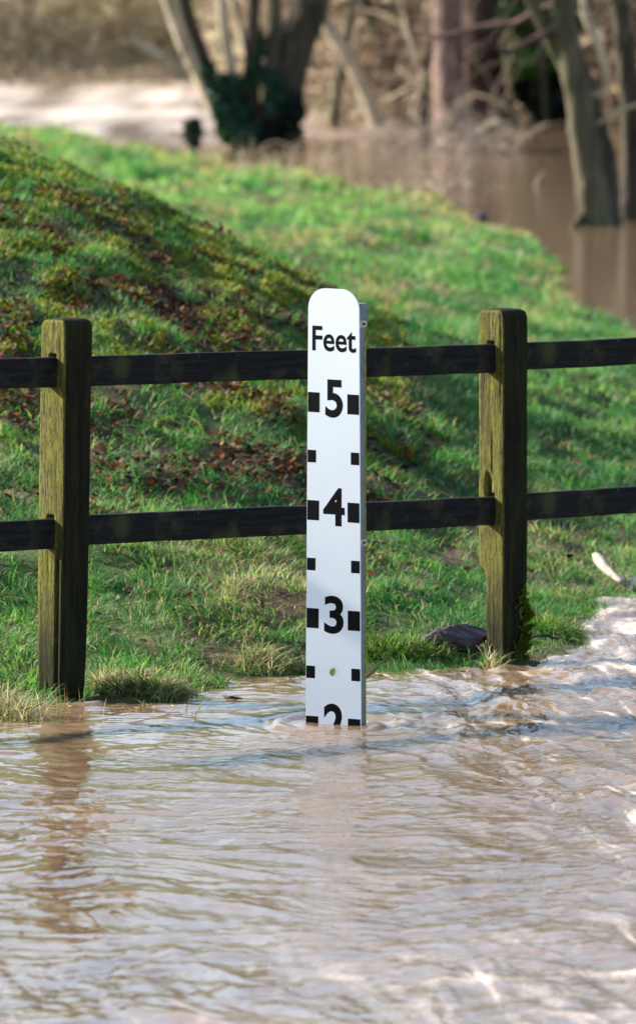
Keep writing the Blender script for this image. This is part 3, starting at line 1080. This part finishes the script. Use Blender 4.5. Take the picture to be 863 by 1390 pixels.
# dead stems standing in the water below the left post
n = 26
x = np.concatenate([RNG.uniform(gx_(70, 25), gx_(120, 25), 8), RNG.uniform(gx_(140, 25), gx_(270, 25), 18)]); y = RNG.uniform(24.7, 25.3, n)
acc = Acc()
acc.add(*blades(np.stack([x, y, np.full(n, -.01)], -1), RNG.uniform(0, 6.28, n), RNG.uniform(.03, .10, n), np.full(n, .003), RNG.uniform(.0, .9, n),
                np.array((.40, .28, .14)) * RNG.uniform(.6, 1.1, (n, 1)), 3))
tag(link('drowned_stems', acc.mesh('drowned_stems'), M_leaf), kind='stuff')


# bits of straw and leaf caught floating along the bank
n = 5000
x = RNG.uniform(-1.2, 1.1, n); y = RNG.uniform(24.0, 28.2, n)
sdv = land_s(x, y)
k = (sdv < -.01) & (sdv > -.30) & (RNG.random(n) < np.exp(sdv / .07)) & (perlin(x * 5, y * 3, 140) > -.12)
x, y = x[k], y[k]; n = len(x)
P = np.zeros((n, 3, 3)); a_ = RNG.uniform(0, 6.28, n); L_ = RNG.uniform(.008, .045, n)
for k_, f_ in enumerate((-.5, 0, .5)):
    P[:, k_] = np.stack([x + np.cos(a_) * L_ * f_, y + np.sin(a_) * L_ * f_, np.full(n, .006)], -1)
V, Fq = tubes(P, np.full((n, 3), .0016), 4)
tag(link('floating_straw', quads_mesh('floating_straw', V, Fq, np.repeat(np.array((.30, .22, .12)) * RNG.uniform(.3, 1.2, (n, 1)), 12, axis=0)), M_twig), kind='stuff')


# ------------------------------------------------------------------ trees
MB_dark = mat_bark('dark_mossy_bark', (.018, .013, .010), (.075, .06, .042), (.05, .055, .018), .5)
MB_pale = mat_bark('pale_bark', (.26, .20, .13), (.58, .49, .35), (.30, .28, .15), .3)
MB_olive = mat_bark('olive_mossy_bark', (.04, .033, .02), (.13, .11, .07), (.10, .10, .038), .5)
MB_red = mat_bark('reddish_bark', (.09, .055, .045), (.26, .17, .14), (.14, .10, .07), .2)
MB_redd = mat_bark('dark_reddish_bark', (.035, .02, .017), (.11, .065, .05), (.07, .05, .03), .2)


def limb(name, pts, radpx, D, mat, parent, dD=0.0, bumpy=.12, sides=20):
    pxm = FPX / D
    P = [W(p[0], p[1], D + dD * k) - parent.location for k, p in enumerate(pts)]
    P, Rr = catmull(P, [r / pxm for r in radpx], 8)
    rg = np.random.default_rng(abs(int(pts[0][0] * 7 + pts[0][1])))
    P = P + np.cumsum(rg.normal(0, .004, P.shape), 0) * (Rr.mean() * 8)
    V, Fq = tubes(P[None], Rr[None], sides, bumpy, rg.integers(0, 50))
    me_ = quads_mesh(name, V, Fq)
    o = link(name, me_, mat, parent)
    return o


def crown(parent, pts_top, n, spread, up, col, name='twigs', r0=.02):
    """bare winter twigs leaving the upper limbs"""
    K = 7
    rg = RNG
    tp = np.array(pts_top); i0 = rg.integers(0, len(tp), n); i1 = rg.integers(0, len(tp), n)
    base = tp[i0] + (tp[i1] - tp[i0]) * rg.random((n, 1)) + rg.normal(0, .25, (n, 3))
    d = np.stack([rg.normal(0, spread, n), rg.normal(0, spread, n), rg.uniform(.2, 1, n) * up], -1)
    P = np.zeros((n, K, 3)); P[:, 0] = base
    st = rg.uniform(.15, .45, (n, 1))
    for k in range(1, K):
        d = d + rg.normal(0, .28, (n, 3)); dn = d / np.linalg.norm(d, axis=1, keepdims=True)
        P[:, k] = P[:, k - 1] + dn * st
    rr = np.linspace(1, .25, K)[None] * rg.uniform(.3, 1, (n, 1)) * r0
    V, Fq = tubes(P, rr, 3)
    tint = np.repeat(np.array(col)[None] * rg.uniform(.5, 1.3, (n, 1)), K * 3, axis=0)
    o = link(name, quads_mesh(name, V, Fq, tint), M_twig, parent)
    return o


def ivy_blob(parent, cx, cy, rx, ry, D, n, col, name='ivy', size=.10):
    pxm = FPX / D
    c = np.array(W(cx, cy, D) - parent.location)
    d = RNG.normal(0, 1, (n, 3)); d /= np.linalg.norm(d, axis=1, keepdims=True)
    r = RNG.random((n, 1)) ** .4 * (1 + .35 * perlin(d[:, 0:1] * 2.5 + cx, d[:, 2:3] * 2.5 + d[:, 1:2], 7))
    P = c + d * r * np.array((rx / pxm, rx / pxm * .9, ry / pxm))
    acc = Acc()
    acc.add(*leaf_cards(P, RNG.uniform(.6, 1.4, n) * size, np.array(col) * RNG.uniform(.4, 1.6, (n, 1)), 1.4, .1))
    return link(name, acc.mesh(name, False), M_ivy, parent)


def tree(name, px, py, label, cat='tree', group=None):
    D = WD(py)
    o = empty(name, W(px, py, D))
    tag(o, label, cat, group)
    return o, D


# coppiced tree with ivy, left of centre
t1, D = tree('coppiced_tree', 375, 200, 'many-stemmed coppiced tree wrapped in dark ivy, standing in flood water beyond the meadow')
limb('trunk', [(383, 212), (382, 180), (388, 120), (402, 60), (418, 0), (436, -120), (450, -330)], [36, 31, 27, 25, 25, 20, 8], D, MB_dark, t1)
limb('trunk', [(352, 210), (345, 150), (338, 90), (345, 0), (350, -200)], [12, 9, 8, 9, 5], D, MB_dark, t1, -.1)
limb('trunk', [(366, 208), (366, 130), (374, 60), (376, 0), (372, -250)], [14, 11, 10, 10, 5], D, MB_olive, t1, -.05)
limb('trunk', [(342, 208), (322, 140), (308, 70), (300, 0), (285, -180)], [11, 8, 7, 7, 3], D, MB_pale, t1, -.12)
limb('trunk', [(330, 208), (298, 140), (272, 70), (250, 0), (205, -180)], [13, 11, 10, 10, 5], D, MB_dark, t1, -.1)
limb('trunk', [(322, 206), (282, 130), (255, 70), (228, 0), (170, -170)], [10, 9, 8, 8, 4], D, MB_pale, t1, .1)
limb('branch', [(256, 100), (238, 90), (205, 68), (172, 47)], [6, 6, 5, 4], D, MB_pale, t1, 0)
limb('branch', [(352, 140), (336, 70), (318, 0), (310, -60)], [6, 6, 5, 3], D, MB_pale, t1, .1)
limb('branch', [(398, 90), (430, 30), (440, -40)], [8, 7, 6], D, MB_dark, t1, .1)
tops = [W(px, py, D) - t1.location for px, py in ((436, -120), (450, -330), (350, -200), (372, -250), (205, -180), (170, -170), (400, -20), (285, -180))]
crown(t1, tops, 420, .5, .9, (.10, .08, .06))
for cx, cy, rx, ry, m in ((300, 118, 17, 16, 170), (283, 96, 9, 14, 60), (318, 150, 24, 22, 420), (345, 100, 10, 22, 110), (352, 62, 8, 20, 60), (330, 184, 24, 18, 420),
                          (372, 128, 12, 26, 160), (305, 172, 10, 14, 90), (322, 118, 12, 16, 110), (306, 60, 6, 18, 40)):
    ivy_blob(t1, cx, cy, rx * 1.25, ry * 1.15, D - .3 + .3 * random.random(), int(m * 2), (.024, .068, .036))
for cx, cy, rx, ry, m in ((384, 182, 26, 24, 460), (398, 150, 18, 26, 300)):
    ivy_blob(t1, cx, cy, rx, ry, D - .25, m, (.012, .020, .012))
sh, Ds = tree('small_shrub', 262, 202, 'small dark evergreen shrub standing in the flood beside the ivy covered tree', 'shrub')
limb('stem', [(262, 206), (262, 185), (264, 165)], [2, 2, 1], Ds, MB_dark, sh, 0, .1, 6)
ivy_blob(sh, 262, 181, 11, 20, Ds, 320, (.03, .055, .03), 'foliage')

# pale leaning trunk and darker one behind it
t2, D = tree('leaning_tree', 511, 171, 'pale sunlit trunk leaning to the left at the far bank')
limb('trunk', [(513, 172), (500, 135), (480, 92), (462, 60), (445, 32), (425, -10), (380, -120)], [12, 10, 10, 10, 9, 8, 5], D, MB_pale, t2)
crown(t2, [W(425, -10, D) - t2.location, W(380, -120, D) - t2.location], 60, .5, .9, (.14, .11, .08))
t3, D = tree('bank_tree', 548, 162, 'slim mossy brown trunk leaning left behind the pale leaning trunk')
limb('trunk', [(550, 166), (538, 120), (522, 70), (503, 20), (485, -30), (450, -160)], [15, 12, 11, 11, 10, 5], D, MB_olive, t3)
limb('branch', [(536, 115), (552, 60), (548, 0), (560, -90)], [5, 5, 4, 3], D, MB_pale, t3)
crown(t3, [W(485, -30, D) - t3.location, W(450, -160, D) - t3.location], 90, .5, .9, (.10, .08, .06))
t9, D = tree('bank_tree', 572, 170, 'dark slim trunk leaning right, between the leaning trunks and the broad pinkish trunk')
limb('trunk', [(570, 174), (574, 130), (584, 70), (592, 10), (606, -60), (620, -200)], [9, 7, 6, 6, 5, 3], D, MB_dark, t9)
limb('branch', [(578, 100), (560, 60), (548, 20), (540, -40)], [4, 4, 3, 2], D, MB_pale, t9)
t10, D = tree('bank_tree', 455, 166, 'slim brown trunk leaning right, immediately left of the pale leaning trunk')
limb('trunk', [(452, 170), (458, 120), (470, 60), (478, 0), (492, -80), (500, -200)], [8, 6, 6, 5, 5, 3], D, MB_olive, t10)
# the thick pair
t4, D = tree('broad_tree', 612, 174, 'broad pinkish brown trunk lit from the left at the far bank')
limb('trunk', [(616, 176), (610, 130), (607, 60), (607, 0), (610, -150), (600, -420)], [30, 22, 20, 20, 18, 8], D, MB_red, t4)
crown(t4, [W(610, -150, D) - t4.location, W(600, -420, D) - t4.location], 200, .6, .9, (.12, .08, .06))
t5, D = tree('broad_tree', 660, 172, 'thick dark reddish trunk close behind the pinkish brown one')
limb('trunk', [(664, 170), (657, 110), (656, 40), (660, -20), (668, -160), (690, -420)], [36, 30, 30, 29, 22, 9], D, MB_redd, t5)
crown(t5, [W(668, -160, D) - t5.location, W(690, -420, D) - t5.location], 200, .6, .9, (.10, .07, .06))
# right foreground pair in the pond
t6, D = tree('flooded_tree', 806, 306, 'mossy forked tree standing in the pond, its left side lit')
limb('trunk', [(812, 318), (806, 296), (800, 230), (790, 150), (776, 70), (768, 0), (764, -130), (770, -420)], [32, 24, 20, 19, 17, 16, 14, 6], D, MB_olive, t6)
limb('trunk', [(818, 312), (824, 280), (818, 210), (800, 140), (792, 90)], [24, 17, 17, 15, 8], D, MB_dark, t6, .05)
limb('branch', [(782, 118), (760, 82), (738, 40), (712, -12), (680, -80)], [10, 8, 8, 8, 6], D, MB_olive, t6)
limb('branch', [(800, 130), (822, 120), (815, 70), (793, 15), (790, -60)], [4, 5, 6, 5, 4], D, MB_pale, t6, -.1)
limb('branch', [(772, 5), (735, 12), (700, 30), (655, 36), (600, 48), (560, 44)], [6, 5, 4.5, 4, 2.5, 1.5], D, MB_redd, t6, .15)
limb('branch', [(776, 40), (742, 46), (712, 60), (688, 70), (660, 58), (630, 80)], [6, 5, 4.5, 4, 3.5, 2], D, MB_redd, t6, -.1)
limb('branch', [(806, 170), (840, 150), (870, 140)], [3, 3, 2], D, MB_pale, t6, -.1)
limb('root', [(800, 280), (782, 305), (768, 318)], [8, 6, 4], D, MB_dark, t6, -.15)
crown(t6, [W(764, -130, D) - t6.location, W(770, -420, D) - t6.location, W(680, -80, D) - t6.location], 240, .5, .9, (.09, .075, .05), r0=.014)
t7, D = tree('flooded_tree', 862, 300, 'grey-brown trunk at the right edge of the photo, beside the forked tree in the pond')
limb('trunk', [(852, 316), (860, 285), (862, 220), (858, 120), (850, 40), (846, -20), (840, -300)], [26, 18, 15, 14, 13, 12, 5], D, MB_dark, t7)
crown(t7, [W(846, -20, D) - t7.location, W(840, -300, D) - t7.location], 120, .5, .9, (.09, .075, .05), r0=.014)

# more trunks farther into the wood
for i, (px, py, r, D, mt, lab) in enumerate((
        (30, 60, 7, 158, MB_pale, 'thin pale trunk far away at the upper left'),
        (95, 70, 6, 160, MB_olive, 'thin olive trunk far away left of the pale branch'),
        (62, 60, 5, 156, MB_pale, 'very thin pale stem far away between the two leftmost trunks'),
        (150, 80, 7, 156, MB_pale, 'slim sunlit trunk far away above the bright flood water'),
        (190, 90, 5, 154, MB_olive, 'thin stem far away beside the broken pale branch'),
        (425, 120, 6, 124, MB_pale, 'slim pale trunk just right of the ivy covered tree'),
        (590, 120, 5, 114, MB_pale, 'very thin pale stem touching the broad pinkish trunk'),
        (468, 120, 8, 122, MB_dark, 'thin dark trunk behind the pale leaning trunk'),
        (572, 120, 8, 118, MB_olive, 'thin olive trunk just left of the broad pinkish trunk'),
        (716, 130, 10, 116, MB_redd, 'dark trunk in the shade right of the thick reddish trunk'),
        (744, 120, 7, 121, MB_red, 'slim reddish trunk behind the forked tree'),
        (832, 130, 8, 112, MB_red, 'slim reddish trunk between the forked tree and the right edge'))):
    base = W(px, py, D)
    o = empty('woodland_tree', base); tag(o, lab, 'tree', 'trees in the wood beyond the water')
    q = random.uniform(-25, 25)
    limb('trunk', [(px, py + 60), (px + q * .2, py), (px + q * .5, -20), (px + q, -150), (px + q * 2, -420)], [r * 1.4, r, r * .9, r * .8, r * .3], D, mt, o, 0, .1, 12)
    crown(o, [W(px + q, -150, D) - o.location, W(px + q * 2, -420, D) - o.location], 90, .6, .9, (.11, .085, .06), r0=.025)

# ------------------------------------------------------------------ undergrowth of the far bank
def thicket(n, xr, dr, zmax, cols, r0, step, seed):
    rg = np.random.default_rng(seed)
    K = 6
    x = rg.uniform(*xr, n); dd = rg.exponential(dr, n)
    y = np.interp(x, BANK[:, 0], BANK[:, 1]) + dd - .3 - 2.2 * (x < -.6)
    z = np.maximum(land_z(x, y, False), 0) + rg.random(n) ** 1.6 * zmax
    P = np.zeros((n, K, 3)); P[:, 0] = np.stack([x, y, z], -1)
    d = np.stack([rg.normal(0, .8, n), rg.normal(0, .4, n), rg.normal(.35, .6, n)], -1)
    for k in range(1, K):
        d = d + rg.normal(0, .35, (n, 3)); d[:, 2] -= .08
        P[:, k] = P[:, k - 1] + d / np.linalg.norm(d, axis=1, keepdims=True) * step * rg.uniform(.5, 1.3, (n, 1))
    rr = np.linspace(1, .35, K)[None] * rg.uniform(.3, 1, (n, 1)) * r0
    V, Fq = tubes(P, rr, 3)
    c = np.array(cols)[rg.integers(0, len(cols), n)] * rg.uniform(.55, 1.25, (n, 1))
    return V, Fq, np.repeat(c, K * 3, axis=0)


tan = [(.66, .54, .36), (.58, .46, .29), (.42, .34, .20), (.74, .64, .48), (.46, .41, .22)]
brn = [(.26, .17, .12), (.16, .10, .07), (.44, .33, .23), (.09, .055, .04), (.54, .43, .30)]
parts = [thicket(8000, (-14, -.6), 5.0, 2.3, tan, .028, .22, 1), thicket(7500, (-1.2, 11), 3.0, 2.2, brn, .026, .24, 2), thicket(3000, (-30, 30), 14, 6, brn, .05, .5, 3)]
V = np.concatenate([p[0] for p in parts]); c = np.concatenate([p[2] for p in parts])
off, FF = 0, []
for p in parts: FF.append(p[1] + off); off += len(p[0])
tag(link('brushwood', quads_mesh('brushwood', V, np.concatenate(FF), c), M_twig), kind='stuff')
# the leafless wood standing over the far bank, trunks and twig haze far behind the brushwood
rg = np.random.default_rng(40)
n = 170
x = rg.uniform(-70, 70, n); y = np.interp(x, BANK[:, 0], BANK[:, 1]) + rg.uniform(6, 60, n)
z = land_z(x, y, False)
K = 8
P = np.zeros((n, K, 3)); P[:, 0] = np.stack([x, y, z - .3], -1)
d = np.stack([rg.normal(0, .12, n), rg.normal(0, .12, n), np.ones(n)], -1)
for k in range(1, K):
    d = d + rg.normal(0, .08, (n, 3)); P[:, k] = P[:, k - 1] + d / np.linalg.norm(d, axis=1, keepdims=True) * 1.9
V1, F1 = tubes(P, np.linspace(1, .25, K)[None] * rg.uniform(.10, .24, (n, 1)), 7)
c1_ = np.repeat(np.array((.14, .115, .08)) * rg.uniform(.5, 1.5, (n, 1)), K * 7, axis=0)
m = 90
ti = np.repeat(np.arange(n), m); N2 = n * m
kk = rg.integers(2, K, N2)
Q = np.zeros((N2, 6, 3)); Q[:, 0] = P[ti, kk]
d = np.stack([rg.normal(0, 1, N2), rg.normal(0, 1, N2), rg.uniform(-.1, 1.2, N2)], -1)
for k in range(1, 6):
    d = d + rg.normal(0, .35, (N2, 3)); Q[:, k] = Q[:, k - 1] + d / np.linalg.norm(d, axis=1, keepdims=True) * rg.uniform(.3, .9, (N2, 1))
V2, F2 = tubes(Q, np.linspace(1, .4, 6)[None] * rg.uniform(.015, .05, (N2, 1)), 3)
c2_ = np.repeat(np.array((.16, .12, .085)) * rg.uniform(.5, 1.4, (N2, 1)), 18, axis=0)
tag(link('distant_wood', quads_mesh('distant_wood', np.vstack([V1, V2]), np.vstack([F1, F2 + len(V1)]), np.vstack([c1_, c2_])), M_twig), kind='stuff')
# dead leaves and brambles hanging in the brush
n = 30000
x = RNG.uniform(-13, 9, n); dd = RNG.exponential(4.5, n)
y = np.interp(x, BANK[:, 0], BANK[:, 1]) + dd
z = land_z(x, y, False) + RNG.random(n) ** 1.7 * 1.7 * np.clip(.7 + 1.2 * fbm(x * .6, y * .2, 2, 130), .1, 2)
cl = np.where((x < -.6)[:, None], np.array(tan)[RNG.integers(0, 5, n)], np.array(brn)[RNG.integers(0, 5, n)] * 1.2)
gm = (fbm(x * .9, z * 1.5, 2, 133) > .28)[:, None]
cl = np.where(gm, np.array((.13, .19, .06)), cl) * RNG.uniform(.5, 1.3, (n, 1))
acc = Acc()
acc.add(*leaf_cards(np.stack([x, y, z], -1), RNG.uniform(.06, .15, n), cl, 1.4))
tag(link('bramble_foliage', acc.mesh('bramble_foliage', False), M_bramble), kind='stuff')
# evergreen bush behind the forked tree; its near-black blob paints the hollow's shade
hb = empty('holly_bush', W(740, 175, 106)); tag(hb, 'dark green holly bush and painted near-black hollow shade behind the forked tree', 'bush')
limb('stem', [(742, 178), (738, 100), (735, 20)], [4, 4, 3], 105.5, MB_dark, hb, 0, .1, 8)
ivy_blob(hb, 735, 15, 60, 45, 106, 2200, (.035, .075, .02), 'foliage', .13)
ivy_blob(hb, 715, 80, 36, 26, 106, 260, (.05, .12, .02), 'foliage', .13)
ivy_blob(hb, 745, 110, 46, 60, 106.5, 3000, (.012, .012, .008), 'foliage', .16)  # near-black leaves stand in for the shade inside the hollow

# pale fallen boughs lodged in the brush of the far bank
for pts, rp, D_, lab in (
        ([(-20, 118), (20, 88), (58, 58), (80, 5), (92, -40)], [4, 5, 5, 4, 2], 146.5, 'long pale bough rising to the right at the upper left corner'),
        ([(100, 105), (70, 60), (30, 25), (-20, 0)], [3, 4, 4, 3], 146.8, 'long pale bough rising to the left at the upper left corner'),
        ([(125, 108), (150, 70), (140, 20), (160, -30)], [3, 4, 3, 2], 146.6, 'crooked pale bough above the bright flood water'),
        ([(590, 178), (560, 150), (575, 110), (555, 60)], [3, 4, 3, 2], 107.5, 'crooked pale bough at the foot of the broad pinkish trunk'),
        ([(700, 178), (672, 168), (640, 176), (600, 160)], [4, 5, 4, 3], 104.8, 'pale bough lying along the water under the thick reddish trunk'),
        ([(480, 172), (455, 140), (448, 95), (420, 60)], [3, 4, 3, 2], 111, 'thin pale bough left of the leaning pale trunk')):
    e = empty('fallen_bough', W(pts[0][0], pts[0][1], D_)); tag(e, lab, 'branch', 'pale boughs in the far brush')
    limb('bough', pts, rp, D_, MB_pale, e, .05, .1, 8)
    crown(e, [W(p[0], p[1], D_) - e.location for p in pts[1:]], 26, .6, .3, (.34, .27, .18), r0=.014)

# drowned brush in front of the far bank and by the pond margin
def reed_patch(px, py, rx, n, h0, label, col):
    D = WD(py); c = W(px, py, D)
    x = RNG.normal(0, rx, n); y = RNG.normal(0, .8, n)
    K = 6
    P = np.zeros((n, K, 3)); P[:, 0] = np.stack([x, y, np.full(n, -.05)], -1)
    d = np.stack([RNG.normal(0, .6, n), RNG.normal(0, .3, n), RNG.uniform(.4, 1, n)], -1)
    for k in range(1, K):
        d = d + RNG.normal(0, .25, (n, 3)); d[:, 2] -= .12
        P[:, k] = P[:, k - 1] + d / np.linalg.norm(d, axis=1, keepdims=True) * h0 / K
    V, Fq = tubes(P, np.linspace(1, .4, K)[None] * RNG.uniform(.4, 1, (n, 1)) * .012, 3)
    o = link('drowned_bush', quads_mesh('drowned_bush', V, Fq, np.repeat(np.array(col) * RNG.uniform(.5, 1.2, (n, 1)), K * 3, axis=0)), M_twig, None, (c.x, c.y, 0))
    tag(o, label, 'bush', 'bare bushes standing in the flood')


reed_patch(600, 205, .55, 130, .9, 'tangle of pale bare twigs standing in the pond before the broad trunks', (.42, .32, .24))
reed_patch(560, 255, .35, 70, .5, 'sparse pale bare twigs at the far tip of the meadow', (.40, .31, .22))
reed_patch(330, 225, .6, 90, .4, 'pale dead stalks at the water edge below the ivy covered tree', (.42, .34, .22))
reed_patch(40, 114, 1.0, 150, .8, 'tangle of bare twigs in the bright flood at the upper left corner', (.36, .28, .19))
reed_patch(140, 111, .9, 130, .6, 'low bare twigs along the far edge of the bright flood water', (.36, .28, .19))
reed_patch(225, 118, .8, 120, .6, 'bare twigs in the bright flood just left of the ivy covered tree', (.34, .26, .17))
# dark debris on the far shore of the meadow
dp = W(650, 298, WD(303))
o = link('driftwood_lump', rock('driftwood_lump', None, .08, .10, .06, 5), M_stone, None, (dp.x, dp.y, float(land_z(np.array([dp.x]), np.array([dp.y]))[0]) + .03))
tag(o, 'small dark lump of driftwood on the far edge of the meadow by the pond', 'driftwood')
